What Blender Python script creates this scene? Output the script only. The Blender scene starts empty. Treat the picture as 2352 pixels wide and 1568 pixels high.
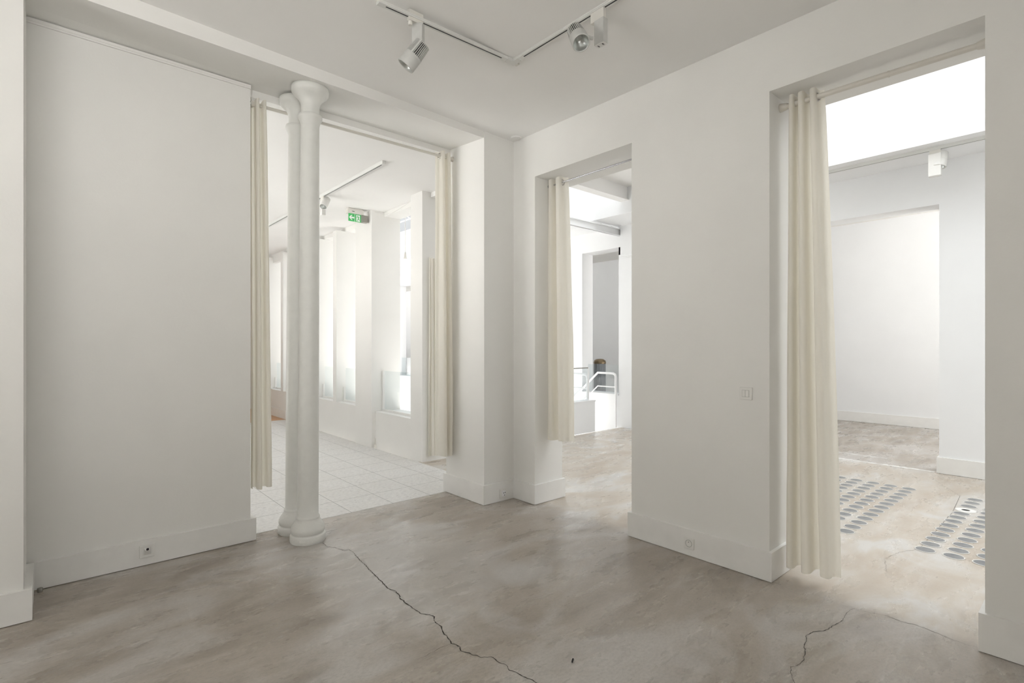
import bpy, bmesh, math, random
from mathutils import Vector, Matrix
random.seed(7)
PI = math.pi
S = bpy.context.scene
COL = S.collection
# ---------------------------------------------------------------- camera, world, lights, exposure
YAW = math.atan(1359/1201.)                 # view azimuth measured from +X
cam = bpy.data.cameras.new('camera'); camo = bpy.data.objects.new('camera', cam); COL.objects.link(camo)
cam.sensor_width = 36; cam.lens = 1201/2352*36; cam.shift_y = 9/2352; cam.clip_start = .02; cam.clip_end = 200
camo.location = (0, 0, 1.5); camo.rotation_euler = (PI/2, 0, YAW-PI/2)
S.camera = camo
W = bpy.data.worlds.new('world'); S.world = W; W.use_nodes = True
bg = W.node_tree.nodes['Background']; bg.inputs[0].default_value = (.93, .965, 1, 1); bg.inputs[1].default_value = 1.0
ZEN, HOR, LOW_FILL = 3.6, .9, 8.8               # bright overcast zenith, duller horizon, lower half is added upward fill
_n = W.node_tree.nodes; _l = W.node_tree.links
_tc = _n.new('ShaderNodeTexCoord'); _sx = _n.new('ShaderNodeSeparateXYZ'); _mr = _n.new('ShaderNodeMapRange'); _rp = _n.new('ShaderNodeValToRGB')
_l.new(_tc.outputs['Generated'], _sx.inputs[0]); _l.new(_sx.outputs[2], _mr.inputs[0]); _mr.inputs[1].default_value = -1; _mr.inputs[2].default_value = 1
_l.new(_mr.outputs[0], _rp.inputs[0]); _e = _rp.color_ramp.elements; _e.new(.5); _e.new(.5)
for _i, (_p, _c) in enumerate(((.0, (LOW_FILL*1.0, LOW_FILL*.99, LOW_FILL*.965)), (.47, (LOW_FILL*1.0, LOW_FILL*.99, LOW_FILL*.965)), (.5, (HOR, HOR, HOR*1.0)), (1.0, (ZEN*.97, ZEN*.985, ZEN*1.0)))):
    _e[_i].position = _p; _e[_i].color = (*_c, 1)
_l.new(_rp.outputs[0], bg.inputs[0])
S.view_settings.view_transform = 'Standard'; S.view_settings.look = 'None'
S.view_settings.gamma = 1; S.view_settings.use_curve_mapping = False
S.view_settings.exposure = 0.08
FWD = Vector((math.cos(YAW), math.sin(YAW), 0)); RGT = Vector((math.sin(YAW), -math.cos(YAW), 0))

# ---------------------------------------------------------------- materials
def mat(name, col, rough=.6, metal=0, spec=.5, noise=None, bump=None, emit=None, trans=None):
    m = bpy.data.materials.new(name); m.use_nodes = True
    nt = m.node_tree; N = nt.nodes; L = nt.links; b = N['Principled BSDF']
    b.inputs['Base Color'].default_value = (*col, 1); b.inputs['Roughness'].default_value = rough
    b.inputs['Metallic'].default_value = metal; b.inputs['Specular IOR Level'].default_value = spec
    if noise or bump:
        tc = N.new('ShaderNodeTexCoord')
    if noise:
        sc, amt = noise
        n = N.new('ShaderNodeTexNoise'); n.inputs['Scale'].default_value = sc; n.inputs['Detail'].default_value = 5
        L.new(tc.outputs['Object'], n.inputs['Vector'])
        r = N.new('ShaderNodeValToRGB'); r.color_ramp.elements[0].position = .3; r.color_ramp.elements[1].position = .7
        r.color_ramp.elements[0].color = (*[c*(1-amt) for c in col], 1); r.color_ramp.elements[1].color = (*[min(1, c*(1+amt*.5)) for c in col], 1)
        L.new(n.outputs[0], r.inputs[0]); L.new(r.outputs[0], b.inputs['Base Color'])
    if bump:
        sc, st = bump
        n = N.new('ShaderNodeTexNoise'); n.inputs['Scale'].default_value = sc; n.inputs['Detail'].default_value = 3
        L.new(tc.outputs['Object'], n.inputs['Vector'])
        bp = N.new('ShaderNodeBump'); bp.inputs['Strength'].default_value = st; bp.inputs['Distance'].default_value = .004
        L.new(n.outputs[0], bp.inputs['Height']); L.new(bp.outputs[0], b.inputs['Normal'])
    if emit:
        b.inputs['Emission Color'].default_value = (*emit[0], 1); b.inputs['Emission Strength'].default_value = emit[1]
    return m

M = {}
M['paint'] = mat('white wall paint', (.87, .86, .83), .62, noise=(2.2, .02), bump=(60, .12), spec=.3)
M['ceil'] = mat('ceiling paint', (.94, .93, .91), .75, noise=(1.5, .015), bump=(40, .08), spec=.2)
M['base'] = mat('baseboard gloss paint', (.88, .87, .845), .35, noise=(9, .03), bump=(25, .1))
M['hall'] = mat('bright hall paint', (.90, .905, .91), .6, noise=(2, .015), bump=(50, .1), spec=.3)
M['iron'] = mat('painted cast iron', (.80, .80, .765), .38, noise=(14, .03), bump=(45, .3))
M['ironbase'] = mat('chipped painted iron', (.78, .775, .74), .45, bump=(60, .5))
M['plastic'] = mat('white plastic', (.84, .83, .80), .3)
M['plasticw'] = mat('aged white plastic', (.76, .74, .69), .35)
M['lamp'] = mat('powder coated lamp body', (.60, .60, .575), .45, noise=(30, .05))
M['lampdark'] = mat('dark groove', (.035, .033, .03), .6)
M['track'] = mat('track white metal', (.76, .76, .73), .35)
M['black'] = mat('black rail insert', (.008, .009, .012), .4)
M['hole'] = mat('socket hole', (.03, .02, .03), .6)
M['chrome'] = mat('chrome', (.62, .61, .60), .18, metal=1)
M['reflector'] = mat('lamp reflector', (.58, .60, .585), .33, metal=.8)
M['rod'] = mat('cream rod', (.70, .67, .61), .4)
M['steelrod'] = mat('steel rod', (.55, .55, .58), .25, metal=1)
M['green'] = mat('green sign', (.06, .42, .12), .3, emit=((.06, .5, .13), .25))
M['signwhite'] = mat('sign white', (.85, .86, .84), .3, emit=((.8, .85, .8), .2))
M['grey'] = mat('grey metal', (.33, .32, .29), .35, metal=.6)
M['darksteel'] = mat('dark blue steel', (.12, .13, .18), .5)
M['brass'] = mat('brown brass cap', (.20, .15, .09), .3, metal=.7)
M['ribgrey'] = mat('ribbed grey', (.30, .31, .33), .5)
M['railwhite'] = mat('white rail paint', (.88, .88, .89), .3)
M['crack'] = mat('crack', (.045, .038, .032), .9)
M['fleckdark'] = mat('debris', (.03, .028, .03), .9)
M['whitepaintline'] = mat('worn white paint on floor', (.83, .82, .79), .7, noise=(12, .12))
M['timber'] = mat('timber', (.45, .24, .10), .6, noise=(10, .2))
M['seam'] = mat('mortar joint', (.33, .32, .30), .8)

def glassmat(name, tint, gl):
    m = bpy.data.materials.new(name); m.use_nodes = True; N = m.node_tree.nodes; L = m.node_tree.links
    N.remove(N['Principled BSDF']); out = N['Material Output']
    t = N.new('ShaderNodeBsdfTransparent'); t.inputs[0].default_value = (*tint, 1)
    g = N.new('ShaderNodeBsdfGlossy'); g.inputs[0].default_value = (1, 1, 1, 1); g.inputs[1].default_value = .02
    x = N.new('ShaderNodeMixShader'); x.inputs[0].default_value = gl
    L.new(t.outputs[0], x.inputs[1]); L.new(g.outputs[0], x.inputs[2]); L.new(x.outputs[0], out.inputs[0]); return m
M['glass'] = glassmat('balustrade glass', (.93, .95, .955), .05)
M['roofglass'] = glassmat('roof glass', (.96, .97, .97), .03)

M['dimglass'] = glassmat('dimmed roof glass', (.46, .47, .475), .03)  # roof glass tinted dark to dim the far part of the hall

def clothmat():
    m = bpy.data.materials.new('cream curtain cloth'); m.use_nodes = True; N = m.node_tree.nodes; L = m.node_tree.links
    N.remove(N['Principled BSDF']); out = N['Material Output']
    tc = N.new('ShaderNodeTexCoord'); n = N.new('ShaderNodeTexNoise'); n.inputs['Scale'].default_value = 6; n.inputs['Detail'].default_value = 4
    L.new(tc.outputs['Object'], n.inputs['Vector'])
    r = N.new('ShaderNodeValToRGB'); r.color_ramp.elements[0].color = (.92, .905, .87, 1); r.color_ramp.elements[1].color = (.945, .935, .91, 1)
    L.new(n.outputs[0], r.inputs[0])
    d = N.new('ShaderNodeBsdfDiffuse'); L.new(r.outputs[0], d.inputs[0])
    t = N.new('ShaderNodeBsdfTranslucent'); t.inputs[0].default_value = (.97, .925, .81, 1)
    n2 = N.new('ShaderNodeTexNoise'); n2.inputs['Scale'].default_value = 900; L.new(tc.outputs['Object'], n2.inputs['Vector'])
    bp = N.new('ShaderNodeBump'); bp.inputs['Strength'].default_value = .15; bp.inputs['Distance'].default_value = .001
    L.new(n2.outputs[0], bp.inputs['Height']); L.new(bp.outputs[0], d.inputs['Normal'])
    x = N.new('ShaderNodeMixShader'); x.inputs[0].default_value = .42
    L.new(d.outputs[0], x.inputs[1]); L.new(t.outputs[0], x.inputs[2]); L.new(x.outputs[0], out.inputs[0]); return m
M['cloth'] = clothmat()

class NG:
    def __init__(s, name):
        s.m = bpy.data.materials.new(name); s.m.use_nodes = True; s.N = s.m.node_tree.nodes; s.L = s.m.node_tree.links
        s.b = s.N['Principled BSDF']; s.tc = s.N.new('ShaderNodeTexCoord'); s.P = s.tc.outputs['Object']
    def map(s, sc=(1, 1, 1), rot=0, loc=(0, 0, 0), src=None):
        n = s.N.new('ShaderNodeMapping'); n.inputs['Scale'].default_value = sc; n.inputs['Rotation'].default_value = (0, 0, rot); n.inputs['Location'].default_value = loc
        s.L.new(src or s.P, n.inputs['Vector']); return n.outputs[0]
    def noise(s, v, sc, det=6, rough=.55, dist=0):
        n = s.N.new('ShaderNodeTexNoise'); n.inputs['Scale'].default_value = sc; n.inputs['Detail'].default_value = det
        n.inputs['Roughness'].default_value = rough; n.inputs['Distortion'].default_value = dist
        s.L.new(v, n.inputs['Vector']); return n.outputs[0]
    def ramp(s, v, stops):
        r = s.N.new('ShaderNodeValToRGB'); e = r.color_ramp.elements
        while len(e) < len(stops): e.new(.5)
        for i, (p, c) in enumerate(stops):
            e[i].position = p; e[i].color = (*c, 1) if isinstance(c, tuple) else (c, c, c, 1)
        s.L.new(v, r.inputs[0]); return r.outputs[0]
    def mix(s, f, a, b, mode='MIX'):
        n = s.N.new('ShaderNodeMix'); n.data_type = 'RGBA'; n.blend_type = mode
        for i, v in ((0, f), (6, a), (7, b)):
            if isinstance(v, (int, float)): n.inputs[i].default_value = v
            elif isinstance(v, tuple): n.inputs[i].default_value = (*v, 1)
            else: s.L.new(v, n.inputs[i])
        return n.outputs[2]
    def math(s, op, a, b=0):
        n = s.N.new('ShaderNodeMath'); n.operation = op
        for i, v in ((0, a), (1, b)):
            if isinstance(v, (int, float)): n.inputs[i].default_value = v
            else: s.L.new(v, n.inputs[i])
        return n.outputs[0]
    def bump(s, h, st, d=.003):
        b = s.N.new('ShaderNodeBump'); b.inputs['Strength'].default_value = st; b.inputs['Distance'].default_value = d
        s.L.new(h, b.inputs['Height']); s.L.new(b.outputs[0], s.b.inputs['Normal'])

def concrete():
    g = NG('worn polished concrete')
    st = g.map((.9, 2.6, 1), rot=-.12)                     # trowel streaks
    n1 = g.noise(st, 1.3, 10, .6, .8)
    n2 = g.noise(g.map((1, 1.6, 1), rot=.2), 1.1, 8, .58, 1.2)
    n3 = g.noise(g.map((1, 1.5, 1), loc=(7, 3, 0)), 48, 8, .74)
    n4 = g.noise(g.map((1, 2.2, 1), rot=-.25, loc=(3, 9, 0)), 4.2, 10, .65, .6)
    base = g.ramp(n1, [(.30, (.29, .250, .210)), (.46, (.38, .336, .286)), (.6, (.44, .395, .345)), (.75, (.53, .50, .455))])
    base = g.mix(g.ramp(n2, [(.46, 0.), (.62, .62)]), base, (.55, .53, .51))           # pale scuffed areas
    base = g.mix(g.ramp(n4, [(.60, 0.), (.76, .55)]), base, (.20, .165, .14))           # brown stains
    base = g.mix(g.ramp(n4, [(.24, .5), (.38, 0.)]), base, (.56, .545, .52))            # pale scrapes
    base = g.mix(.6, base, g.ramp(n3, [(.3, .34), (.5, .5), (.72, .62)]), 'OVERLAY')
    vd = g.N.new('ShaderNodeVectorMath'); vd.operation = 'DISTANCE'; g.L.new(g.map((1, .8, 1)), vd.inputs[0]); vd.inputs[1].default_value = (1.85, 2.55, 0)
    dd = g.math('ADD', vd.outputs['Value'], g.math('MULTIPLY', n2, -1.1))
    base = g.mix(g.ramp(dd, [(0., .42), (.32, 0.)]), base, (.60, .59, .58))           # pale scuffed patch, with window glare painted in
    # hall floor: paler, sandier
    sx = g.N.new('ShaderNodeSeparateXYZ'); g.L.new(g.P, sx.inputs[0])
    wob = g.math('MULTIPLY', g.noise(g.P, 5, 6), .12)
    xx = g.math('ADD', sx.outputs[0], wob)
    k = g.N.new('ShaderNodeMapRange'); g.L.new(xx, k.inputs[0]); k.inputs[1].default_value = 3.50; k.inputs[2].default_value = 3.62
    k2 = g.N.new('ShaderNodeMapRange'); g.L.new(xx, k2.inputs[0]); k2.inputs[1].default_value = 8.0; k2.inputs[2].default_value = 7.95
    kk = g.math('MULTIPLY', k.outputs[0], k2.outputs[0])
    h = g.ramp(n2, [(.35, (.48, .41, .335)), (.5, (.54, .485, .415)), (.62, (.60, .575, .54))])
    h = g.mix(g.ramp(n4, [(.62, 0.), (.80, .4)]), h, (.50, .37, .28))
    h = g.mix(g.ramp(n1, [(.22, .5), (.45, 0.)]), h, (.68, .67, .65))
    h = g.mix(.25, h, g.ramp(n3, [(.3, .36), (.5, .5), (.72, .6)]), 'OVERLAY')
    col = g.mix(kk, base, h)
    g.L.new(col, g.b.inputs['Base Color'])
    g.L.new(g.ramp(g.noise(st, 2.6, 8, .6), [(.35, .2), (.65, .42)]), g.b.inputs['Roughness'])
    g.bump(g.math('ADD', n3, g.math('MULTIPLY', n4, 2)), .14)
    return g.m
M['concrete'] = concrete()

def tiles():
    g = NG('flecked vinyl tiles')
    n1 = g.noise(g.map((1, 2, 1)), 26, 6, .7, .4); n2 = g.noise(g.map((2, 1, 1), loc=(4, 1, 0)), 17, 5, .6, .5); n3 = g.noise(g.P, 1.2, 4)
    c = g.ramp(n1, [(.33, (.56, .555, .55)), (.45, (.76, .755, .745)), (.6, (.85, .845, .83))])
    c = g.mix(g.ramp(n2, [(.64, 0.), (.69, .8)]), c, (.78, .74, .67))
    c = g.mix(g.ramp(n2, [(.30, .6), (.35, 0.)]), c, (.46, .46, .455))
    c = g.mix(g.ramp(n3, [(.4, 0.), (.6, .3)]), c, (.73, .71, .68))
    br = g.N.new('ShaderNodeTexBrick'); br.offset = 0; br.squash = 1
    g.L.new(g.map((1, 1, 1), loc=(-2.031+.413*20, -4.475+.413*20, 0)), br.inputs['Vector'])
    br.inputs['Scale'].default_value = 1; br.inputs['Brick Width'].default_value = .413; br.inputs['Row Height'].default_value = .413
    br.inputs['Mortar Size'].default_value = .0022; br.inputs['Mortar Smooth'].default_value = .1
    c = g.mix(br.outputs['Fac'], c, (.22, .215, .21))
    g.L.new(c, g.b.inputs['Base Color']); g.b.inputs['Roughness'].default_value = .42
    g.bump(n1, .1); return g.m
M['tiles'] = tiles()

def wood():
    g = NG('oak parquet')
    n = g.noise(g.map((1.2, 14, 1)), 2.5, 8, .6, .3)
    c = g.ramp(n, [(.3, (.45, .22, .085)), (.6, (.66, .36, .16))])
    g.L.new(c, g.b.inputs['Base Color']); g.b.inputs['Roughness'].default_value = .35; return g.m
M['wood'] = wood()
def lens():
    g = NG('grey glass lens')
    n = g.noise(g.P, 12, 4)
    g.L.new(g.ramp(n, [(.3, (.15, .155, .16)), (.7, (.24, .245, .25))]), g.b.inputs['Base Color'])
    g.b.inputs['Roughness'].default_value = .28; return g.m
M['lens'] = lens()
M['lensrim'] = mat('pale lens rim', (.68, .66, .62), .35)

# ---------------------------------------------------------------- mesh helpers
def link(name, bm, m, parent=None, smooth=False, kind=None):
    me = bpy.data.meshes.new(name); bmesh.ops.recalc_face_normals(bm, faces=bm.faces[:]); bm.to_mesh(me); bm.free()
    ms = m if isinstance(m, list) else [m]
    for k in ms: me.materials.append(M[k])
    o = bpy.data.objects.new(name, me); COL.objects.link(o)
    if smooth:
        for p in me.polygons: p.use_smooth = True
    if parent: o.parent = parent
    if kind: o['kind'] = kind
    return o
def tag(o, label, cat, group=None):
    o['label'] = label; o['category'] = cat
    if group: o['group'] = group
    return o
def thing(name, label, cat, loc=(0, 0, 0), rz=0, group=None):
    o = bpy.data.objects.new(name, None); COL.objects.link(o); o.location = loc; o.rotation_euler = (0, 0, rz)
    o.empty_display_size = .05
    return tag(o, label, cat, group)
def box(bm, a, b, mi=0):
    vs = [bm.verts.new((x, y, z)) for x in (a[0], b[0]) for y in (a[1], b[1]) for z in (a[2], b[2])]
    for f in ((0, 1, 3, 2), (4, 6, 7, 5), (0, 4, 5, 1), (2, 3, 7, 6), (0, 2, 6, 4), (1, 5, 7, 3)):
        bm.faces.new([vs[i] for i in f]).material_index = mi
    return vs
def bevel(bm, w=.002, seg=2):
    bmesh.ops.bevel(bm, geom=bm.edges[:], offset=w, segments=seg, affect='EDGES', profile=.5)
def boxes(*bs, bev=0):
    bm = bmesh.new()
    for a, b in bs: box(bm, a, b)
    if bev: bevel(bm, bev)
    return bm
def frame_to(d):
    d = Vector(d).normalized(); u = Vector((0, 0, 1)) if abs(d.z) < .95 else Vector((1, 0, 0))
    x = u.cross(d).normalized(); y = d.cross(x); return x, y, d
def tube(bm, pts, r, n=10, mi=0, cap=True):
    pts = [Vector(p) for p in pts]; rings = []; rs = r if isinstance(r, (list, tuple)) else [r]*len(pts)
    px = None
    for i, p in enumerate(pts):
        if i == 0: d = pts[1]-pts[0]
        elif i == len(pts)-1: d = pts[-1]-pts[-2]
        else: d = (pts[i+1]-pts[i]).normalized()+(pts[i]-pts[i-1]).normalized()
        d.normalize()
        if px is None: x, y, _ = frame_to(d)
        else:
            x = (px-d*px.dot(d)).normalized(); y = d.cross(x)
        px = x
        rings.append([bm.verts.new(p+(x*math.cos(2*PI*k/n)+y*math.sin(2*PI*k/n))*rs[i]) for k in range(n)])
    for a, b in zip(rings, rings[1:]):
        for k in range(n): f = bm.faces.new((a[k], a[(k+1) % n], b[(k+1) % n], b[k])); f.material_index = mi; f.smooth = True
    if cap:
        for rg, fl in ((rings[0], 1), (rings[-1], 0)):
            c = [bm.verts.new(q.co) for q in rg]; bm.faces.new(c[::-1] if fl else c).material_index = mi
def lathe(bm, prof, n=40, o=(0, 0, 0), d=(0, 0, 1), mi=0, caps=True, lean=(0, 0)):
    o = Vector(o); x, y, z = frame_to(d); rings = []
    if tuple(d) == (0, 0, 1): x, y, z = Vector((1, 0, 0)), Vector((0, 1, 0)), Vector((0, 0, 1))
    for r, h in prof:
        c = o+z*h+Vector((lean[0]*h, lean[1]*h, 0))
        rings.append([bm.verts.new(c+(x*math.cos(2*PI*k/n)+y*math.sin(2*PI*k/n))*max(r, 1e-5)) for k in range(n)])
    for a, b in zip(rings, rings[1:]):
        for k in range(n): f = bm.faces.new((a[k], a[(k+1) % n], b[(k+1) % n], b[k])); f.material_index = mi; f.smooth = True
    if caps:
        for rg, fl in ((rings[0], 1), (rings[-1], 0)):
            c = [bm.verts.new(q.co) for q in rg]; bm.faces.new(c[::-1] if fl else c).material_index = mi
def poly(bm, pts, t=(0, 0, -.002), mi=0):
    a = [bm.verts.new(Vector(p)) for p in pts]; b = [bm.verts.new(Vector(p)+Vector(t)) for p in pts]
    bm.faces.new(a).material_index = mi; bm.faces.new(b[::-1]).material_index = mi
    for i in range(len(a)): j = (i+1) % len(a); bm.faces.new((a[i], b[i], b[j], a[j])).material_index = mi
def st(name, bm, m, **k): return link(name, bm, m, kind='structure', **k)

# ---------------------------------------------------------------- large structure
XW = 3.435           # face of the right wall
HB, HT = 3.81, 3.92  # back faces of the right wall
TOP = 5.0
# floors
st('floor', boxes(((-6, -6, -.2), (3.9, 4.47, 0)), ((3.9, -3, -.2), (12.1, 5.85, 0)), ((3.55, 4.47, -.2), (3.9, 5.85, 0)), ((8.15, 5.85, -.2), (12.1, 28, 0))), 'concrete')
st('floor_tiled', boxes(((-2, 4.47, -.2), (3.55, 10.95, 0.001))), 'tiles')
st('floor_wood', boxes(((-2, 10.95, -.2), (3.7, 15, 0.001))), 'wood')
st('floor_lower', boxes(((4.1, 5.85, -3.2), (7.83, 28, -3))), 'hall')
# cracks in the concrete (children of the floor)
FL = bpy.data.objects['floor']
def crack(pts, w):
    bm = bmesh.new(); P2 = []
    for (a, b) in zip(pts, pts[1:]):
        a = Vector(a); b = Vector(b); n = max(2, int((b-a).length/.012)); nr = Vector((-(b-a).y, (b-a).x)).normalized()
        for i in range(n): P2.append(a+(b-a)*i/n+nr*random.uniform(-.004, .004))
    P2.append(Vector(pts[-1]))
    L_, R_ = [], []
    for i, p in enumerate(P2):
        d = (P2[min(i+1, len(P2)-1)]-P2[max(i-1, 0)]).normalized(); nr = Vector((-d.y, d.x)); t = i/(len(P2)-1)
        ww = w*(.35+.65*math.sin(PI*min(.9, max(.08, t))))*random.uniform(.4, 1.3)/2
        L_.append(bm.verts.new((*(p+nr*ww), .0012))); R_.append(bm.verts.new((*(p-nr*ww), .0012)))
    for i in range(len(P2)-1): bm.faces.new((L_[i], R_[i], R_[i+1], L_[i+1]))
    link('crack', bm, 'crack', FL)
CA = [(1.555, 3.93), (1.55, 3.831), (1.582, 3.787), (1.612, 3.684), (1.646, 3.671), (1.651, 3.627), (1.635, 3.516), (1.622, 3.438), (1.612, 3.317), (1.599, 3.233), (1.588, 3.138), (1.576, 3.025), (1.566, 2.915), (1.582, 2.871), (1.575, 2.817), (1.555, 2.759), (1.554, 2.697), (1.555, 2.626), (1.554, 2.568), (1.553, 2.531), (1.581, 2.487), (1.591, 2.451), (1.567, 2.408), (1.567, 2.338), (1.539, 2.278), (1.527, 2.201), (1.515, 2.173), (1.53, 2.122), (1.515, 2.09), (1.531, 2.048), (1.554, 1.985), (1.592, 1.958), (1.593, 1.895), (1.605, 1.857), (1.591, 1.818), (1.6, 1.784), (1.604, 1.743), (1.623, 1.695), (1.624, 1.667), (1.628, 1.626), (1.65, 1.5), (1.63, 1.3)]
crack(CA, .0058)
crack([(3.438, .943), (3.358, .954), (3.244, .941), (3.146, .96), (3.064, .967), (3.01, 1.002), (2.93, 1.022), (2.865, .995), (2.819, .988), (2.758, .964), (2.691, .948), (2.631, .948), (2.591, .964), (2.54, .95), (2.481, .911), (2.439, .891), (2.38, .9)], .0034)
crack([(3.438, .943), (3.45, .873), (3.478, .805), (3.468, .73), (3.482, .663), (3.473, .619), (3.467, .56), (3.449, .509), (3.442, .454), (3.456, .415)], .0024)
crack([(1.515, 2.173), (1.467, 2.177), (1.42, 2.175), (1.355, 2.167), (1.313, 2.17)], .0018)
crack([(1.56, 3.95), (1.70, 4.12), (1.93, 4.22)], .0014)
crack([(4.15, .95), (4.4, 1.02), (4.62, .98), (4.8, .9), (5.3, .9), (6.1, .9), (6.8, .95), (7.4, 1.25)], .003)
crack([(4.4, 1.5), (4.55, 1.42), (4.7, 1.45)], .002)
# right wall of the room (towards the hall) with two tall openings
Y2a, Y2b, Y3a, Y3b = 2.463, 3.560, .385, 1.410
st('wall_right', boxes(((XW, -6.3, 0), (HT, Y3a, TOP)), ((XW, Y3a, 3.118), (HT, Y3b, TOP)), ((XW, Y3b, 0), (HT, Y2a, TOP)),
                       ((XW, Y2a, 3.095), (HT, Y2b, TOP)), ((XW, Y2b, 0), (HB, 3.862, TOP)), ((HB, Y2b+.02, 3.095), (HT, 3.9, TOP))), 'paint')
st('wall_pier', boxes(((3.063, 3.862, 0), (HB, 4.49, TOP))), 'paint')
# left wall and the protruding wall stub
st('wall_left', boxes(((-.108, 4.35, 0), (1.157, 4.50, 3.60))), 'paint')
st('wall_stub', boxes(((-6, 3.89, 0), (-.108, 4.5, 3.60))), 'paint')
# beam above the wide opening: sloping underside
bm = bmesh.new()
def zb(x, back): return (3.494+(3.08-x)*.004) if back else 3.456+(3.04-x)*.0097
vs = []
for x in (-6, XW+.02):
    for y, b in ((3.87, 0), (4.42, 1)): vs.append(bm.verts.new((x, y, zb(x, b))))
for x in (-6, XW+.02):
    for y in (3.87, 4.42): vs.append(bm.verts.new((x, y, 3.95)))
for f in ((0, 1, 3, 2), (4, 6, 7, 5), (0, 2, 6, 4), (1, 5, 7, 3), (0, 4, 5, 1), (2, 3, 7, 6)): bm.faces.new([vs[i] for i in f])
box(bm, (-6, 4.42, 3.442), (3.063, 4.52, 3.95))
st('trim_1', bm, 'paint')
st('trim_2', boxes(((-.108, 4.335, 3.482), (1.157, 4.35, 3.497)), ((-.108, 4.338, 3.47), (1.157, 4.35, 3.482))), 'paint')
# ceiling, gently sloping
bm = bmesh.new(); zc = lambda x: 3.507+(3.435-x)*.027
for zo in (0, .3):
    for x in (-6, XW+.01):
        for y in (-6, 3.88): bm.verts.new((x, y, zc(x)+zo))
bm.verts.ensure_lookup_table(); v = bm.verts
for f in ((0, 1, 3, 2), (4, 6, 7, 5), (0, 2, 6, 4), (1, 5, 7, 3), (0, 4, 5, 1), (2, 3, 7, 6)): bm.faces.new([v[i] for i in f])
st('ceiling', bm, 'ceil')
# unseen walls behind the camera; openings added to let in fill light
st('wall_rear', boxes(((-6.2, -6.3, 0), (-5.6, -6, 3.9)), ((1.2, -6.3, 0), (XW, -6, 3.9)), ((-5.6, -6.3, 2.35), (1.2, -6, 3.9)), ((-5.6, -6.3, 0), (1.2, -6, .06)), ((-1.4, -6.3, 0), (-1.2, -6, 3.9))), 'paint')
st('wall_light_block', boxes(((.75, -1.6, 0), (XW, -1.45, 3.9))), 'paint')  # added unseen wall, keeps rear light off the near right wall
st('wall_side', boxes(((-6.2, -6, 0), (-6, 1.8, 3.9)), ((-6.2, 3.8, 0), (-6, 4.5, 3.9)), ((-6.2, 1.8, 0), (-6, 3.8, .1)), ((-6.2, 1.8, 2.3), (-6, 3.8, 3.9))), 'paint')  # opening added and placed to light the right wall
# baseboards
bt = .022
def bb(name, *bs):
    bm = bmesh.new()
    for a, b in bs: box(bm, a, b)
    return st(name, bm, 'base')
bb('baseboard_left', ((-.072, 4.325, 0.004), (1.192, 4.35, .172)), ((1.157, 4.35, 0.004), (1.192, 4.50, .172)))
bb('baseboard_stub', ((-6, 3.867, 0.004), (-.072, 3.89, .175)), ((-.108, 3.89, 0.004), (-.072, 4.325, .175)))
bb('baseboard_pier', ((3.04, 3.84, .003), (XW, 3.862, .185)), ((3.04, 3.862, .003), (3.063, 4.51, .185)))
bb('baseboard_right', ((XW-bt, Y2b-.022, .003), (XW, 3.84, .185)), ((XW, Y2b-.022, .003), (HB+.022, Y2b, .185)),
   ((XW-bt, Y3b-.022, .003), (XW, Y2a+.022, .187)), ((XW, Y3b-.022, .003), (3.73, Y3b, .187)), ((XW, Y2a, .003), (3.7, Y2a+.022, .187)),
   ((XW-bt, -6, .003), (XW, Y3a+.022, .19)), ((XW, Y3a, .003), (3.7, Y3a+.022, .19)))

# ---------------------------------------------------------------- back room beyond the wide opening
CB = 3.485
st('ceiling_back_room', boxes(((-2, 4.52, CB), (3.75, 15, 3.7)), ((3.71, 4.49, 3.425), (4.1, 5.79, 3.7)), ((3.063, 4.49, CB), (3.75, 4.55, 3.7))), 'ceil')
st('wall_back_room', boxes(((-2.2, 4.5, 0), (-2, 15, .4)), ((-2.2, 4.5, 2.2), (-2, 15, 3.7)), ((-2.2, 8.2, 0), (-2, 9.0, 3.7)), ((-2.2, 10.8, 0), (-2, 15, 3.7)), ((-2.2, 4.5, 0), (-2, 5.2, 3.7)), ((-2.2, 15, 0), (4.1, 15.2, 3.7))), 'paint')  # unseen side openings added, sized to brighten the back room
ZS = .53
st('wall_windows', boxes(((3.58, 5.79, -3), (4.0, 6.08, CB)),                       # end pier
     ((3.59, 6.08, -3), (4.0, 7.10, ZS-.012)), ((3.53, 7.10, -3), (4.0, 7.64, CB)),
     ((3.59, 7.64, -3), (4.0, 15, ZS+.02)), ((3.58, 8.47, ZS+.02), (4.0, 8.61, 3.42)),
     ((3.58, 9.36, ZS+.02), (4.0, 9.52, 3.42)), ((3.58, 10.25, ZS+.02), (4.0, 10.4, 3.42)), ((3.58, 11.13, ZS+.02), (4.0, 11.28, 3.42)),
     ((3.58, 12.05, ZS+.02), (4.0, 12.2, 3.42)), ((3.58, 13.0, ZS+.02), (4.0, 15, 3.42)),
     ((3.735, 6.08, 3.42), (4.0, 7.10, 4.8)), ((3.735, 7.64, 3.42), (4.0, 15, 4.8)), ((3.75, 5.79, CB), (4.0, 7.64, 4.8)),
     ((3.81, 3.9, 3.72), (4.0, 5.79, 4.8)), ((3.66, 10.9, 3.30), (3.735, 15, CB))), 'paint')
bb('baseboard_back_room', ((3.568, 10.95, .003), (3.59, 15, .175)))
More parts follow.
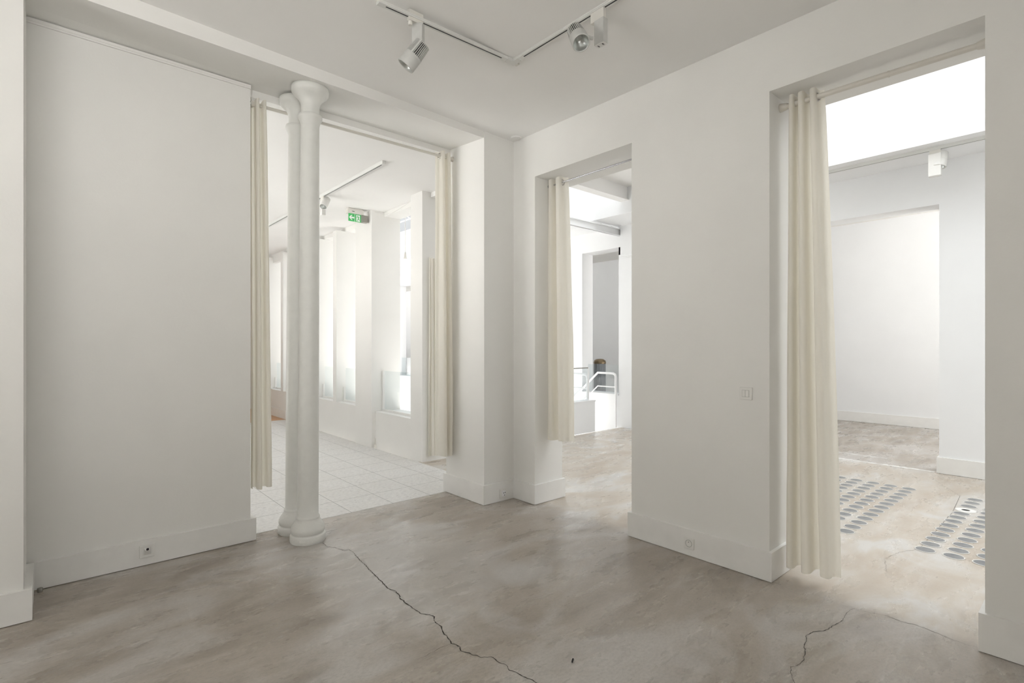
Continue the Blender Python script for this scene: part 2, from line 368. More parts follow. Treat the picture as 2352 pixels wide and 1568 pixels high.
# sill boards and low frames of the windows
spans = [(6.08, 7.10), (7.64, 8.47), (8.61, 9.36), (9.52, 10.25), (10.4, 11.13), (11.28, 12.05), (12.2, 13.0)]
for i, (a, b) in enumerate(spans):
    z = ZS-.012 if i == 0 else ZS+.02
    bm = boxes(((3.582, a, z), (4.0, b, z+.012)), ((3.70, a, z+.012), (3.73, b, z+.04)), ((3.70, b-.022, z+.04), (3.73, b, 1.12 if i == 0 else .8)))
    w = st('window_%d' % (i+1), bm, 'base')
    gl = link('glass_pane', boxes(((3.738, a+.005, z+.014), (3.746, b-.005, 1.12))), 'glass', w)
    gl['label'] = 'clear glass guard pane'

# ---------------------------------------------------------------- hall
XH, XB = 7.83, 8.15
bays = [(1.28, 4.1), (5.9, 6.78), (8.2, 9.2), (10.6, 11.5), (13.0, 14.1), (15.0, 15.9), (16.95, 17.9), (19.15, 20.2), (21.6, 22.6), (24.6, 25.6)]
bs = []; y = -3
for i, (a, b) in enumerate(bays):
    bs.append(((XH, y, -3), (XB, a, 3.16)))
    if i: bs.append(((XH, a, -3), (XB, b, .58)))
    y = b
bs.append(((XH, y, -3), (XB, 28, 3.16)))
bs.append(((XH+.004, -3, 3.16), (XB, 5.3, 3.667))); bs.append(((XH+.004, 5.3, 3.30), (XB, 28, 3.667))); 
bs.append(((XH, 5.86, 3.16), (XB, 5.9, 3.3)))
for (a, b) in zip([4.1]+[q[1] for q in bays[1:]], [q[0] for q in bays[1:]]+[28]): bs.append(((XH, a, 3.16), (XB, b, 3.30)))
st('wall_hall', boxes(*bs), 'hall')
st('trim_3', boxes(((7.07, -3, 3.667), (8.15, 28, 3.767)), ((XH-.06, 4.1, 3.11), (XH, 5.82, 3.667))), 'hall')
st('wall_upstand', boxes(((7.072, -3, 3.767), (7.13, 28, 4.56))), 'hall')
st('wall_hall_end', boxes(((3.9, -3.2, 0), (8.15, -3, 4.8)), ((3.9, 28, -3), (12, 28.2, 4.8))), 'hall')
st('wall_far', boxes(((11.9, -3, 0), (12.1, 28, 3.9))), 'hall')
st('ceiling_far', boxes(((XB, -3, 3.9), (8.6, 28, 4.0)), ((8.92, -3, 3.9), (12.1, 28, 4.0))), 'paint')  # unseen slot between the slabs, added to brighten the far room
bb('baseboard_far', ((11.876, -3, .003), (11.9, 28, .19)))
bb('baseboard_hall', ((XH-.022, -3, .003), (XH, 1.28, .19)), ((XH-.022, 1.28, .003), (XB, 1.302, .19)))
# glass guards of the hall bays
for i, (a, b) in enumerate(bays[1:]):
    w = st('window_%d' % (i+11), boxes(((XH-.015, a, .58), (XB+.01, b, .60))), 'hall')
    link('glass_pane', boxes(((8.0, a+.005, .602), (8.01, b-.005, 1.13))), 'glass', w)
# opaque ceiling strip with its beam, then glazed roof
st('ceiling_hall', boxes(((3.92, 2.95, 4.09), (7.8, 5.16, 4.2))), 'ceil')
st('trim_4', boxes(((3.92, 5.16, 3.88), (7.83, 5.24, 4.2)), ((3.92, 5.12, 3.865), (7.83, 5.28, 3.88))), 'ceil')
bm = boxes(((4.0, 5.86, 3.50), (7.83, 5.875, 3.62)), ((4.0, 5.83, 3.50), (7.83, 5.905, 3.512)), ((4.0, 5.83, 3.61), (7.83, 5.905, 3.622)))
for x in (6.62, 6.95, 7.25, 7.55): box(bm, (x, 5.845, 3.622), (x+.02, 5.865, 3.64))
st('trim_5', bm, 'hall')
# glazed gable: panes, white bars, dark trusses further down
ridge = (5.5, 5.5)
bm = bmesh.new()
def quad(bm, p, mi=0): bm.faces.new([bm.verts.new(q) for q in p]).material_index = mi
for mi, (ya, yb) in enumerate(((-3, 5.3), (5.3, 28))):
    quad(bm, [(7.07, ya, 4.55), (7.07, yb, 4.55), (5.5, yb, 5.5), (5.5, ya, 5.5)], mi)
    quad(bm, [(3.95, ya, 4.8), (3.95, yb, 4.8), (5.5, yb, 5.5), (5.5, ya, 5.5)], mi)
RG = st('window_9', bm, ['roofglass', 'dimglass'])
bm = bmesh.new()
for t in (.16, .36, .56, .78, 1.0):
    x, z = 7.07+(5.5-7.07)*t, 4.55+.95*t; tube(bm, [(x, 5.3, z), (x, 28, z)], .018, 6)
tube(bm, [(4.7, 5.3, 5.15), (4.7, 28, 5.15)], .018, 6)
y = 5.6
while y < 14:
    if not (2.9 < y < 5.2): tube(bm, [(7.07, y, 4.55), (5.5, y, 5.5), (3.95, y, 4.8)], .016, 6)
    y += 1.5
link('glazing_bars', bm, 'hall', RG)
k = 0
for y in (15.2, 16.6, 18.0, 19.4, 20.8, 22.4, 24.0):
    bm = bmesh.new()
    tube(bm, [(7.0, y, 4.5), (5.5, y, 5.5), (3.95, y, 4.85)], .04, 6)
    tube(bm, [(7.0, y, 4.5), (6.25, y+.7, 5.0), (7.0, y+1.4, 4.5)], .03, 6)
    tube(bm, [(6.25, y+.7, 5.0), (5.5, y, 5.5)], .03, 6); tube(bm, [(6.25, y+.7, 5.0), (5.5, y+1.4, 5.5)], .03, 6)
    link('roof_truss', bm, 'darksteel', RG)['label'] = 'dark steel roof truss'
bm = bmesh.new()
for y in (12.0, 15, 18, 21): tube(bm, [(4.0, y, 3.75), (7.83, y, 3.75)], .03, 8)
for z in (3.9, 4.15): tube(bm, [(7.75, 6, z-.12), (7.75, 28, z-.12)], .012, 6)
st('trim_6', bm, 'hall')

# low wall with glass at the stair opening
t = thing('balustrade', 'low white box wall topped by a glass guard beside the stair opening', 'balustrade', (5.5, 5.86, 0))
def rel(t, bm):
    bmesh.ops.translate(bm, verts=bm.verts, vec=-t.location); return bm
link('low_wall', rel(t, boxes(((4.02, 5.83, .012), (7.07, 5.98, .53)), ((4.02, 5.822, .53), (7.08, 5.99, .555)))), 'hall', t)
link('glass_pane', rel(t, boxes(((4.05, 5.895, .556), (6.96, 5.905, 1.105)))), 'glass', t)
link('top_rail', rel(t, boxes(((4.05, 5.888, 1.105), (6.97, 5.912, 1.122)))), 'grey', t)
link('post', rel(t, boxes(((6.955, 5.885, .556), (6.98, 5.915, 1.122)))), 'railwhite', t)
# stairs going down
t = thing('staircase', 'white staircase descending behind the low wall in the bright hall', 'staircase', (7.45, 5.87, 0))
bm = bmesh.new()
for i in range(16): box(bm, (7.1, 5.87+.215*i, -.18*(i+1)-.16), (7.81, 5.87+.215*(i+1)+.03, -.18*(i+1)+.0))
link('steps', rel(t, bm), 'railwhite', t)
def handrail(x, y0, y1, lab):
    t = thing('stair_railing', lab, 'railing', (x, y0, 0))
    for nm, z, r, zz in (('top_rail', .985, .021, 1), ('mid_rail', .735, .012, 0)):
        bm = bmesh.new()
        if zz: tube(bm, [(x, y0, 0), (x, y0, z-.06), (x, y0+.018, z-.018), (x, y0+.06, z), (x, y1, z), (x, y1+2.3, z-1.96)], r, 12)
        else: tube(bm, [(x, y0, z), (x, y1, z), (x, y1+2.3, z-1.96)], r, 10)
        link(nm, rel(t, bm), 'railwhite', t)
handrail(7.77, 5.92, 6.34, 'white tubular stair handrail against the bright pier, right of the stair opening')
handrail(7.13, 6.05, 6.5, 'white tubular stair handrail seen through the glass guard of the low wall')
# ribbed column behind the parapet
t = thing('radiator_column', 'grey ribbed upright cylinder with rounded brown metal cap behind the hall parapet', 'cylinder', (8.62, 6.98, 0))
bm = bmesh.new(); lathe(bm, [(.115, 0), (.115, 1.12)], 24); 
for kx in range(24): a = 2*PI*kx/24; tube(bm, [(.115*math.cos(a), .115*math.sin(a), 0), (.115*math.cos(a), .115*math.sin(a), 1.12)], .009, 5)
link('body', bm, 'ribgrey', t)
bm = bmesh.new(); lathe(bm, [(.128, 1.12), (.13, 1.15), (.115, 1.19), (.07, 1.215), (.001, 1.22)], 24); link('cap', bm, 'brass', t)
o = link('timber_beam', boxes(((8.8, 5.2, 3.55), (9.0, 6.9, 3.66))), 'timber'); tag(o, 'short orange brown timber piece under the ceiling behind the hall opening', 'beam')
# worn white paint threshold strips on the floor
bm = bmesh.new()
def ribbon(bm, pts, w):
    Lf, Rt = [], []
    for (x, y) in pts:
        ww = w*random.uniform(.5, 1.3)/2
        Lf.append(bm.verts.new((x-ww, y, .0015))); Rt.append(bm.verts.new((x+ww, y, .0015)))
    for i in range(len(pts)-1): bm.faces.new((Lf[i], Rt[i], Rt[i+1], Lf[i+1]))
ribbon(bm, [(7.86+random.uniform(-.015, .015), 1.33+.03*i) for i in range(60)], .07)
ribbon(bm, [(8.30+random.uniform(-.02, .02), 1.9+.04*i) for i in range(40)], .045)
link('paint_line', bm, 'whitepaintline', FL)['label'] = 'worn white painted line'

# ---------------------------------------------------------------- glass floor lenses
def lensmesh():
    bm = bmesh.new(); n = 28
    lathe(bm, [(.0001, .0012), (.056, .0012)], n, mi=0, caps=False)
    lathe(bm, [(.056, .0012), (.058, .0032), (.062, .0030), (.064, .0006)], n, mi=1, caps=False)
    me = bpy.data.meshes.new('glass_lens'); bm.to_mesh(me); bm.free(); me.materials.append(M['lens']); me.materials.append(M['lensrim']); return me
LM = lensmesh()
def lenses(name, lab, x0, nx, y0, ny, dy, skip=()):
    t = thing(name, lab, 'pavement light', (x0, y0, 0.001))
    for i in range(nx):
        for j in range(ny):
            if (i, j) in skip: continue
            o = bpy.data.objects.new('glass_lens', LM); COL.objects.link(o); o.parent = t
            o.location = (i*.1592, j*dy-(.0025*i if dy > 0 else .0035*i), 0)
lenses('floor_light_panel', 'panel of round grey glass lenses in the hall floor beside the long curtain', 4.815, 13, 1.378, 7, .1585)
lenses('floor_light_panel', 'panel of round grey glass lenses in the hall floor near the right opening edge', 4.815, 13, .868, 7, -.1615, skip=((9, 0),))
t = thing('floor_spotlight', 'white round recessed floor lamp cover among the grey lenses', 'lamp', (6.235, .83, .001))
bm = bmesh.new(); lathe(bm, [(.03, .004), (.05, .008), (.072, .006), (.075, .0)], 28, caps=False); link('ring', bm, 'plastic', t)
bm = bmesh.new(); lathe(bm, [(.0001, .002), (.031, .003)], 20, caps=False); link('lens', bm, 'lampdark', t)

# ---------------------------------------------------------------- cast iron columns
def column(x, y, s, lab):
    t = thing('iron_column', lab, 'column', (x, y, 0), 0, 'pair of cast iron columns under the beam')
    lean = (.004, -.0035)
    H = 3.478
    bm = bmesh.new(); lathe(bm, [(.126, 0), (.131, .012), (.131, .05), (.126, .058), (.112, .062), (.118, .068), (.125, .085), (.123, .105), (.112, .13), (.097, .150), (.088, .165), (.086, .175)], 48, lean=lean)
    link('base', bm, 'ironbase', t)
    bm = bmesh.new(); lathe(bm, [(.086, .175), (.087, .182), (.083, .19), (.077, .20), (.0765, .3), (.075, 1.2), (.071, 2.4), (.067, 3.20)], 48, lean=lean); link('shaft', bm, 'iron', t)
    bm = bmesh.new(); lathe(bm, [(.067, 3.185), (.070, 3.20), (.074, 3.215), (.079, 3.222), (.080, 3.232), (.087, 3.238), (.090, 3.252), (.087, 3.266), (.076, 3.272), (.068, 3.276)], 48, lean=lean); link('collar', bm, 'iron', t)
    bm = bmesh.new(); lathe(bm, [(.067, 3.274), (.066, 3.31), (.068, 3.34), (.075, 3.365), (.090, 3.39), (.110, 3.408), (.126, 3.422), (.130, 3.43), (.134, 3.435), (.136, 3.462), (.134, H), (.0, H)], 48, lean=lean); link('capital', bm, 'iron', t)
column(1.490, 4.062, 1, 'front cast iron column, painted white, nearer the camera')
column(1.487, 4.330, 1, 'rear cast iron column, painted white, half hidden behind the front one')

# ---------------------------------------------------------------- curtains and rods
def curtain(name, lab, p0, p1, q0, q1, zt, zbm, n, amp_t, amp_b, seed, rod_z, ring_mat='chrome', yarn=0, phase=0, rings=True, ring_at=(1,), wp=1.0):
    """p0->p1: line along the rod at the top; q0->q1 the same at the hem (xy)."""
    rnd = random.Random(seed)
    p0, p1, q0, q1 = map(Vector, (p0, p1, q0, q1))
    u = (p1-p0).normalized(); w = Vector((-u.y, u.x))
    t = thing(name, lab, 'curtain', (p0.x, p0.y, zbm))
    NS, NZ = n*28, 46
    ph = [rnd.uniform(0, 6.28) for _ in range(8)]; am = [rnd.uniform(.75, 1.2) for _ in range(n*2+2)]
    bm = bmesh.new(); grid = []
    for iz in range(NZ+1):
        v = iz/NZ; z = zt+(zbm-zt)*v
        a = p0.lerp(q0, v**.8); b = p1.lerp(q1, v**.8); amp = amp_t+(amp_b-amp_t)*min(1, v*1.6)
        row = []
        for i in range(NS+1):
            s = i/NS
            wob = .05*math.sin(ph[0]+3*v+5*s)*v
            c = a.lerp(b, s+wob*(1-abs(2*s-1))*.8)
            A = amp*am[min(len(am)-1, int(s*n*2))]*.5+amp*am[(int(s*n*2)+1) % len(am)]*.5
            tt = 2*PI*n*s**wp+phase+.45*math.sin(ph[2]+3.1*v+4*s)*v
            off = math.sin(tt); off = math.copysign(abs(off)**.9, off)*A
            along = -.115*(b-a).length/n*math.sin(2*tt)
            off += .0025*math.sin(ph[3]+17*v+12*s)*v+.004*math.sin(ph[4]+9*v+7*s)*v
            pos = c+w*off+u*along
            row.append(bm.verts.new((pos.x-p0.x, pos.y-p0.y, z-zbm+(.006*math.sin(9*s+ph[5]) if iz == NZ else 0)+(.006*math.cos(tt*1.0) if iz == 0 else 0))))
        grid.append(row)
    for a, b in zip(grid, grid[1:]):
        for i in range(NS): bm.faces.new((a[i], a[i+1], b[i+1], b[i]))
    o = link('cloth', bm, 'cloth', t, smooth=True)
    # stitched header hem: a slightly raised second layer at the top
    if rings:
        for kk in ring_at:
            s = max(0, min(1, (kk*PI-phase)/(2*PI*n)))**(1/wp)
            c = p0.lerp(p1, max(.004, min(.996, s)))
            bm = bmesh.new(); R = .026; m2 = 20
            ax = (u*1.0+w*(.5 if kk % 2 else -.5)).normalized(); side = Vector((-ax.y, ax.x))
            pts = [Vector((c.x-p0.x+side.x*R*math.cos(2*PI*q/m2), c.y-p0.y+side.y*R*math.cos(2*PI*q/m2), rod_z-zbm+R*math.sin(2*PI*q/m2))) for q in range(m2+1)]
            tube(bm, pts, .0045, 8, cap=False)
            link('eyelet', bm, ring_mat, t)
    return t
def rod(name, lab, a, b, r, m, flange=True, fr=.026, joint=None):
    t = thing(name, lab, 'curtain rod', a); a = Vector(a); b = Vector(b); d = b-a
    bm = bmesh.new(); tube(bm, [(0, 0, 0), d], r, 14); link('bar', bm, m, t)
    if flange:
        for p, e in ((Vector((0, 0, 0)), d.normalized()), (d, -d.normalized())):
            bm = bmesh.new(); tube(bm, [p, p+e*.008, p+e*.045, p+e*.05], [fr, fr, r*1.25, r*1.1], 16); link('end_cap', bm, m, t)
    if joint:
        bm = bmesh.new(); p = d*joint; e = d.normalized(); tube(bm, [p-e*.004, p+e*.004], r*1.12, 14); link('joint', bm, m, t)
rod('curtain_rod', 'long cream rod spanning the wide opening behind the columns', (1.157, 4.375, 3.373), (3.063, 4.375, 3.386), .013, 'rod')
rod('curtain_rod', 'thin steel rod across the narrow middle opening', (3.62, Y2a, 3.045), (3.62, Y2b, 3.035), .0075, 'steelrod', fr=.015)
rod('curtain_rod', 'thick cream tension rod across the tall right opening', (3.60, Y3a, 3.05), (3.60, Y3b, 3.058), .0165, 'rod', fr=.028, joint=.42)
curtain('curtain', 'cream curtain gathered against the grey left wall behind the columns', (1.170, 4.375), (1.270, 4.375), (1.172, 4.375), (1.315, 4.375), 3.415, .385, 2, .042, .046, 3, 3.374, ring_at=(0, 4))
curtain('curtain', 'cream curtain gathered at the pier beside the green exit sign opening', (2.885, 4.375), (3.03, 4.375), (2.90, 4.375), (3.045, 4.375), 3.432, .392, 2, .040, .060, 5, 3.386, phase=.9, ring_at=(1,))
curtain('curtain', 'cream curtain gathered at the narrow middle opening', (3.62, 3.535), (3.62, 3.345), (3.62, 3.535), (3.62, 3.275), 3.085, .60, 2, .042, .055, 8, 3.037, phase=2.0, ring_at=(4,), wp=.75)
curtain('curtain', 'long cream curtain at the tall right opening, reaching nearly to the floor', (3.60, 1.345), (3.60, 1.165), (3.60, 1.355), (3.60, 1.075), 3.105, .075, 3, .046, .060, 12, 3.056, phase=2.2, ring_at=(6,), wp=.82)
curtain('curtain', 'short cream cloth hanging on the white end wall behind the pier curtain', (3.66, 5.74), (3.74, 5.74), (3.655, 5.74), (3.79, 5.74), 2.63, .075, 2, .02, .03, 21, 2.6, rings=False)

# ---------------------------------------------------------------- track lights
def track(name, lab, a, b, zt, h=.017, w=.037):
    t = thing(name, lab, 'track', (*a, zt)); a = Vector(a); b = Vector(b); d = b-a; L = d.length; u = d/L
    t.rotation_euler = (0, 0, math.atan2(u.y, u.x))
    bm = boxes(((.05, -w/2, -h), (L-.05, -w*.16, -.008)), ((.05, w*.16, -h), (L-.05, w/2, -.008)), ((.05, -w/2-.002, -.008), (L-.05, w/2+.002, 0)),
               ((0, -w/2-.001, -h-.001), (.05, w/2+.001, 0)), ((L-.05, -w/2-.001, -h-.001), (L, w/2+.001, 0)))
    link('housing', bm, 'track', t)
    link('conductor', boxes(((.05, -w*.16, -h+.0008), (L-.05, w*.16, -.0082))), 'black', t)
    return t
zT1 = zc(2.43)-.001; zT0 = zc(1.4)
CX, CY = 2.480, 2.797
t = track('ceiling_track', 'white ceiling track running left from the corner joint with black slot', (CX-.055, CY), (1.43, CY), zc(2.0)); t.rotation_euler = (0, -math.atan(.027)*-1, PI)
t.location.z = zc(CX-.055)-.0005
t = track('ceiling_track', 'white ceiling track running right from the corner joint with black slot', (CX, CY-.065), (CX, .6), zc(CX))
t = track('ceiling_track', 'second white track length beyond the left lamp at the top edge', (1.425, CY), (.2, CY), zc(1.4)); t.rotation_euler = (0, math.atan(.027), PI)
t = thing('track_corner', 'white corner connector joining the two ceiling tracks', 'connector', (CX, CY, zc(CX)))
link('housing', boxes(((-.06, -.022, -.0195), (.023, .022, 0)), ((-.0215, -.07, -.0205), (.0215, -.0221, 0))), 'track', t)
link('open_end', boxes(((.022, -.014, -.016), (.05, .016, -.003))), 'plasticw', t)

def spot(name, lab, loc, zt, track_az, box_az, boxd, head_c, hd, hl=.15, hr=.05, m='lamp', grp='track spotlights', simple=False):
    t = thing(name, lab, 'spotlight', (loc[0], loc[1], zt-.15))
    inv = -Vector((loc[0], loc[1], zt-.15))
    def rot(bm, az, c):
        bmesh.ops.rotate(bm, verts=bm.verts, cent=(0, 0, 0), matrix=Matrix.Rotation(az, 3, 'Z')); bmesh.ops.translate(bm, verts=bm.verts, vec=Vector(c)+inv); return bm
    bm = boxes(((-.05, -.014, -.079), (.05, .014, -.012)), bev=.003); lathe(bm, [(.012, 0), (.013, .012), (.011, .03)], 14, o=(-.035, 0, -.105), d=(0, 0, 1)); rot(bm, track_az, (loc[0], loc[1], zt)); link('adapter', bm, 'plasticw', t)
    bw, bd, bh = boxd; bc = Vector((loc[0]+boxd_off[0], loc[1]+boxd_off[1], zt-.078))
    bm = boxes(((-bw/2, -bd/2, -bh), (bw/2, bd/2, 0)), bev=.003); rot(bm, box_az, bc); bx = link('driver_box', bm, m, t)
    bm = boxes(((-bw/2+.002, -bd/2+.002, -bh-.002), (bw/2-.002, bd/2-.002, -bh+.001))); rot(bm, box_az, bc); link('end_plate', bm, 'plastic', bx)
    if not simple:
        for sx in (-1, 1):
            for rr in (.009, .015):
                bm = bmesh.new(); c0 = sx*.008
                pts = [(c0+sx*rr*math.cos(a)*.8, rr*math.sin(a), -bh-.003) for a in [(-1+.25*i)*.75 for i in range(9)]]
                tube(bm, pts, .0011, 5)
                rot(bm, box_az, bc); link('vent_slot', bm, 'hole', bx)
    # head
    hc = Vector(head_c); hd = Vector(hd).normalized(); x, yv, z = frame_to(hd)
    o0 = hc-hd*hl/2+inv
    bm = bmesh.new(); fl = hl*.52
    lathe(bm, [(hr*.96, fl), (hr, fl+.004), (hr, hl-.004), (hr*.98, hl), (hr*.88, hl), (hr*.86, hl-.006)], 40, o=o0, d=hd, caps=False); hb = link('shade', bm, m, t)
    bm = bmesh.new()
    lathe(bm, [(hr*.86, hl-.006), (hr*.74, hl-.03), (hr*.6, hl-.034), (hr*.4, hl-.055), (hr*.22, hl-.058), (.0002, hl-.058)], 36, o=o0, d=hd, caps=False); link('reflector', bm, 'reflector', t)
    bm = bmesh.new()
    if simple:
        lathe(bm, [(.0002, 0), (hr*.85, .0), (hr*.93, .006), (hr*.96, fl)], 32, o=o0, d=hd, caps=False); link('rear_body', bm, m, t)
    else:
        lathe(bm, [(.0002, .004), (hr*.76, .004), (hr*.78, .01), (hr*.78, fl)], 36, o=o0, d=hd, caps=False); core = link('rear_core', bm, 'lampdark', t)
        bm = bmesh.new(); n = 30
        for kx in range(n):
            a = 2*PI*kx/n; rad = x*math.cos(a)+yv*math.sin(a); tg = -x*math.sin(a)+yv*math.cos(a); tw = .0018
            if abs(math.sin(a*1.0)) < .12: tw = .006
            for r0, r1, h0, h1 in ((hr*.74, hr*.985, .0, fl+.004),):
                vs = []
                for h in (h0, h1):
                    for rr in (r0, r1):
                        for s_ in (-1, 1): vs.append(bm.verts.new(o0+hd*h+rad*(rr-(.006 if (h == h0 and rr == r1) else 0))+tg*tw*s_))
                for f in ((0, 1, 3, 2), (4, 6, 7, 5), (0, 2, 6, 4), (1, 5, 7, 3), (0, 4, 5, 1), (2, 3, 7, 6)): bm.faces.new([vs[i] for i in f])
        lathe(bm, [(.0002, -.001), (hr*.80, -.001), (hr*.84, .006)], 30, o=o0, d=hd, caps=False)
        link('cooling_fins', bm, m, t)
        bm = bmesh.new(); q = hc-hd*.03; tube(bm, [q+inv, (q*.35+Vector((bc.x, bc.y, max(q.z, bc.z-bh+.02)))*.65)+inv], .011, 10); link('pivot', bm, m, t)
    return t
def camp(px, py, w):     # a point at pixel (px, py), w metres in front of the camera
    return Vector((0, 0, 1.5))+(FWD+RGT*((px-1176)/1201.)+Vector((0, 0, 1))*((793-py)/1201.))*w
boxd_off = (.02, -.0)
spot('track_spotlight', 'left grey track spotlight pointing down left below the ceiling track', (1.680, CY), zc(1.68), 0, math.radians(124.5), (.070, .040, .150), camp(951, 127, 3.22),
     -RGT*.62-Vector((0, 0, 1))*.78+FWD*.02, hl=.172, hr=.055)
boxd_off = (.0, -.02)
spot('track_spotlight', 'right grey track spotlight with its reflector facing the camera', (CX, 2.02), zc(CX), PI/2, PI/2, (.070, .043, .150), camp(1327.5, 84, 3.06),
     RGT*.16-Vector((0, 0, 1))*.80-FWD*.58, hl=.165, hr=.052)
# back room
t = track('ceiling_track', 'white track on the back room ceiling, slanting behind the columns', (2.69, 5.12), (2.69, 9.1), CB, h=.034)
boxd_off = (.01, .02)
spot('track_spotlight', 'small white spotlight on the back room track beside the front column', (2.69, 6.80), CB, PI/2, PI/2, (.055, .05, .19), camp(747, 466, 6.83),
     -RGT*.1-Vector((0, 0, 1))*.75-FWD*.6, hl=.17, hr=.047, m='plastic', simple=True)
# hall
t = track('ceiling_track', 'white track under the hall cornice in the tall right opening', (7.25, -1.5), (7.25, 5.0), 3.667, h=.034)
boxd_off = (.0, .0)
spot('track_spotlight', 'white spotlight under the hall track in the tall right opening', (7.25, 1.22), 3.667, PI/2, PI/2, (.11, .07, .24), camp(2158, 367, 5.72),
     -RGT*.22-Vector((0, 0, 1))*.95-FWD*.05, hl=.17, hr=.07, m='plastic', simple=True)

# ---------------------------------------------------------------- exit sign
t = thing('exit_sign', 'green and white emergency exit sign with arrow and running figure', 'sign', (3.32, 7.2, 3.30))
inv = Vector((-3.32, -7.2, -3.30))
def rl(bm): bmesh.ops.translate(bm, verts=bm.verts, vec=inv); return bm
link('housing', rl(boxes(((3.198, 7.17, 3.405), (3.445, 7.25, 3.47)), ((3.21, 7.18, 3.47), (3.43, 7.24, CB)), bev=.003)), 'plasticw', t)
pl = link('sign_panel', rl(boxes(((3.220, 7.197, 3.295), (3.412, 7.203, 3.405)))), 'green', t)
def sx(x, z, y=7.1965): return (3.220+x, y, 3.295+z)
bm = bmesh.new()
th = (0, .0015, 0)
poly(bm, [sx(.008, .055, 7.195), sx(.042, .09, 7.195), sx(.060, .09, 7.195), sx(.038, .066, 7.195), sx(.086, .066, 7.195), sx(.086, .044, 7.195), sx(.038, .044, 7.195), sx(.060, .02, 7.195), sx(.042, .02, 7.195)], th)
link('arrow', rl(bm), 'signwhite', pl)
bm = bmesh.new(); poly(bm, [sx(.0925, 0, 7.195), sx(.0965, 0, 7.195), sx(.0965, .11, 7.195), sx(.0925, .11, 7.195)], th); link('divider', rl(bm), 'signwhite', pl)
bm = bmesh.new(); poly(bm, [sx(.118, .008, 7.195), sx(.175, .008, 7.195), sx(.175, .1, 7.195), sx(.118, .1, 7.195)], th); link('doorway', rl(bm), 'signwhite', pl)
bm = bmesh.new(); yq = 7.1935
def seg(bm, a, b, w):
    a = Vector(a); b = Vector(b); d = (b-a).normalized(); n = Vector((-d.y, d.x))*w/2
    poly(bm, [sx(*(a+n), yq), sx(*(b+n), yq), sx(*(b-n), yq), sx(*(a-n), yq)], th)
poly(bm, [sx(.140+.0065*math.cos(2*PI*i/14), .090+.0065*math.sin(2*PI*i/14), yq) for i in range(14)], th)
seg(bm, (.141, .080), (.150, .050), .013); seg(bm, (.141, .079), (.129, .074), .006); seg(bm, (.129, .075), (.122, .063), .005)
seg(bm, (.144, .077), (.158, .074), .006); seg(bm, (.158, .075), (.165, .062), .005)
seg(bm, (.149, .052), (.140, .034), .009); seg(bm, (.140, .036), (.130, .012), .007)
seg(bm, (.151, .052), (.157, .032), .009); seg(bm, (.156, .034), (.172, .031), .006)
link('running_figure', rl(bm), 'green', pl)
link('end_box', rl(boxes(((3.425, 7.16, 3.30), (3.505, 7.235, 3.402)), bev=.004)), 'grey', t)
o = link('label_strip', rl(boxes(((3.26, 7.1685, 3.43), (3.30, 7.17, 3.437)))), 'hole', t)
t = thing('cable', 'thin white cable drooping from the exit sign along the window header', 'cable', (3.5, 7.2, 3.47))
bm = bmesh.new(); pts = [(3.45, 7.22, 3.472), (3.525, 7.15, 3.478), (3.60, 7.09, 3.46), (3.69, 7.0, 3.435), (3.728, 6.9, 3.425), (3.731, 6.7, 3.44), (3.731, 6.5, 3.465), (3.731, 6.4, 3.48)]
tube(bm, [Vector(p)-Vector((3.5, 7.2, 3.47)) for p in pts], .004, 6); link('cord', bm, 'plastic', t)
t = thing('hanging_cord', 'white cord with plug dangling in the right window of the back room', 'cord', (4.03, 7.0, 2.9))
bm = bmesh.new(); tube(bm, [(.01, .02, .62), (0, 0, .4), (-.005, -.01, .1), (0, 0, 0)], .006, 6); link('cord', bm, 'plastic', t)
bm = bmesh.new(); tube(bm, [(0, 0, .01), (0, 0, -.02), (0, 0, -.06), (0, 0, -.09)], [.012, .02, .02, .03], 8); link('plug', bm, 'plasticw', t)
o = link('wall_strip', boxes(((3.64, 7.655, 2.63), (3.70, 7.69, 3.32)), bev=.003), 'rod'); tag(o, 'narrow beige upright strip fixed behind the window pier under the exit sign', 'strip')
t = thing('wall_fitting', 'small white fitting on the floor at the foot of the window pier', 'fitting', (3.57, 7.07, 0))
link('bracket', boxes(((-.018, -.012, .001), (.018, .012, .05)), ((.0, -.003, .05), (.008, .003, .14)), bev=.002), 'plasticw', t)

# ---------------------------------------------------------------- sockets, switch, detector
def plate(name, lab, cat, o, axis, w=.084, h=.084, kind='fr'):
    """axis 'x': mounted on a wall facing -X; 'y': on a wall facing -Y; local frame: x right, y out of wall (towards -), z up"""
    rz = 0 if axis == 'y' else -PI/2
    t = thing(name, lab, cat, o, rz)
    link('plate', boxes(((-w/2, -.010, -h/2), (w/2, 0, h/2)), bev=.003), 'plastic', t)
    return t
def disc(bm, x, y, z, r, d=.002, n=20, mi=0): lathe(bm, [(r, 0), (r, d)], n, o=(x, y, z), d=(0, -1, 0), mi=mi)
t = plate('cable_outlet', 'white cable outlet plate on the left wall baseboard', 'outlet', (.497, 4.325, .099), 'y', .088, .085)
bm = bmesh.new(); vs = [bm.verts.new(p) for p in ((-.022, -.010, -.024), (.022, -.010, -.024), (.017, -.012, .024), (-.017, -.012, .024), (-.014, -.028, .012), (.014, -.028, .012))]
for f in ((0, 1, 5, 4), (3, 2, 1, 0), (4, 5, 2, 3), (0, 4, 3), (1, 2, 5)): bm.faces.new([vs[i] for i in f])
link('cable_hood', bm, 'plastic', t)
bm = bmesh.new(); disc(bm, 0, -.0275, .018, .008); link('cable_hole', bm, 'hole', t)
t = plate('wall_socket', 'white socket with a plug cover on the pier baseboard', 'socket', (3.272, 3.84, .075), 'y', .076, .088)
link('insert', boxes(((-.017, -.022, -.027), (.025, -.009, .027)), bev=.005), 'railwhite', t)
bm = bmesh.new()
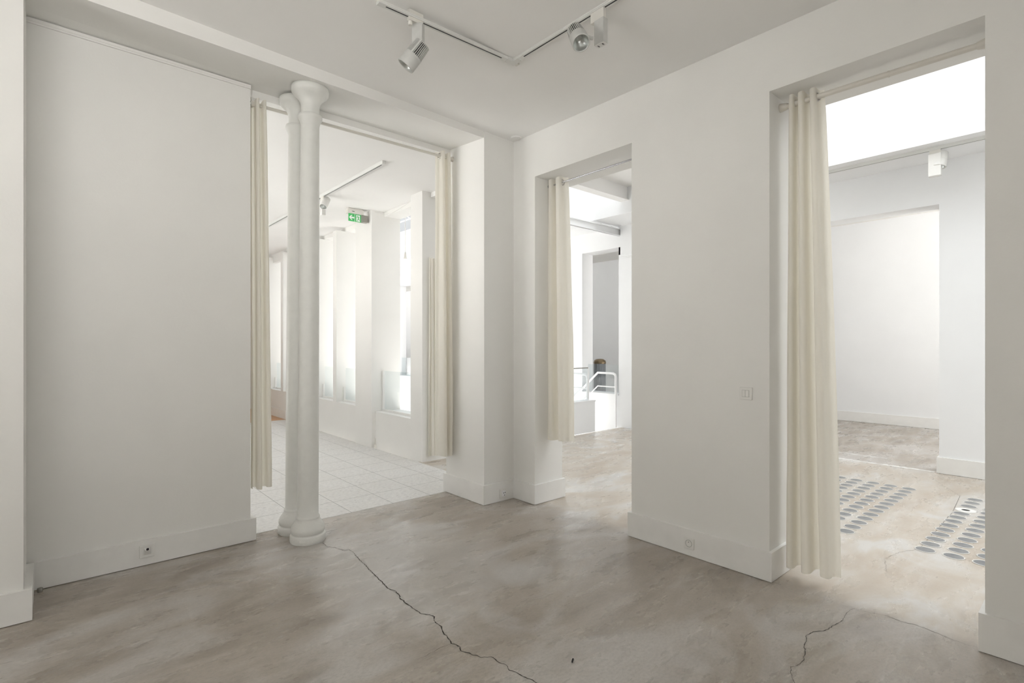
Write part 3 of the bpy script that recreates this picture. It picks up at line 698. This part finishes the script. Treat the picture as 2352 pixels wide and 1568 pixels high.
for (x, z) in ((-.004, .008), (.014, .010), (.006, -.014)): disc(bm, x, -.0215, z, .0042)
link('pin_holes', bm, 'hole', t)
t = plate('wall_socket', 'white round-pin socket on the baseboard between middle and right openings', 'socket', (XW-bt, 1.954, .093), 'x', .078, .078)
bm = bmesh.new(); lathe(bm, [(.026, 0), (.026, .003), (.022, .003), (.019, -.006), (.0002, -.006)], 28, o=(0, -.0095, 0), d=(0, -1, 0), caps=False); link('recess', bm, 'lamp', t)
bm = bmesh.new(); disc(bm, -.009, -.006, 0, .003); disc(bm, .009, -.006, 0, .003); link('pin_holes', bm, 'hole', t)
bm = bmesh.new(); disc(bm, 0, -.006, .010, .003, .008); link('earth_pin', bm, 'chrome', t)
t = plate('light_switch', 'white double rocker light switch on the wall between middle and right openings', 'switch', (XW, 1.558, 1.184), 'x', .084, .082)
link('switch_frame', boxes(((-.024, -.0115, -.023), (.024, -.0095, .023))), 'lamp', t)
for s_ in (-1, 1): link('rocker', boxes(((min(s_*.001, s_*.0215), -.014, -.021), (max(s_*.001, s_*.0215), -.011, .021)), bev=.0015), 'plastic', t)
t = plate('wall_socket', 'white double socket on the far room baseboard beyond the tall right opening', 'socket', (11.876, 3.66, .105), 'x', .155, .085)
for s_ in (-1, 1):
    bm = bmesh.new(); lathe(bm, [(.027, 0), (.027, .003), (.022, .003), (.018, -.006), (.0002, -.006)], 20, o=(s_*.037, -.0095, 0), d=(0, -1, 0), caps=False); r_ = link('recess', bm, 'lamp', t)
    bm = bmesh.new(); disc(bm, s_*.037-.008, -.006, 0, .004); disc(bm, s_*.037+.008, -.006, 0, .004); link('pin_holes', bm, 'hole', r_)
bm = bmesh.new(); lathe(bm, [(.045, -.012), (.052, -.006), (.052, 0)], 32, o=(3.377, 3.76, zc(3.377))); o = link('ceiling_cover', bm, 'ceil'); tag(o, 'small round white cover on the ceiling in the far corner', 'cover')
bm = bmesh.new(); lathe(bm, [(.012, .0), (.014, .012), (.013, .024), (.004, .027)], 14); o = link('door_stop', bm, 'grey'); o.location = (-.045, 4.285, 0); tag(o, 'small grey stopper on the floor in the left wall corner', 'stopper')
# a dark scrap on the floor
bm = bmesh.new(); lathe(bm, [(.001, -.018), (.004, -.012), (.0045, .0), (.004, .012), (.001, .018)], 8, o=(0, 0, .004), d=(.8, .5, 0)); o = link('dark_scrap', bm, 'fleckdark'); o.location = (1.86, 1.67, 0.001); tag(o, 'tiny dark scrap lying on the concrete near the bottom edge', 'scrap')
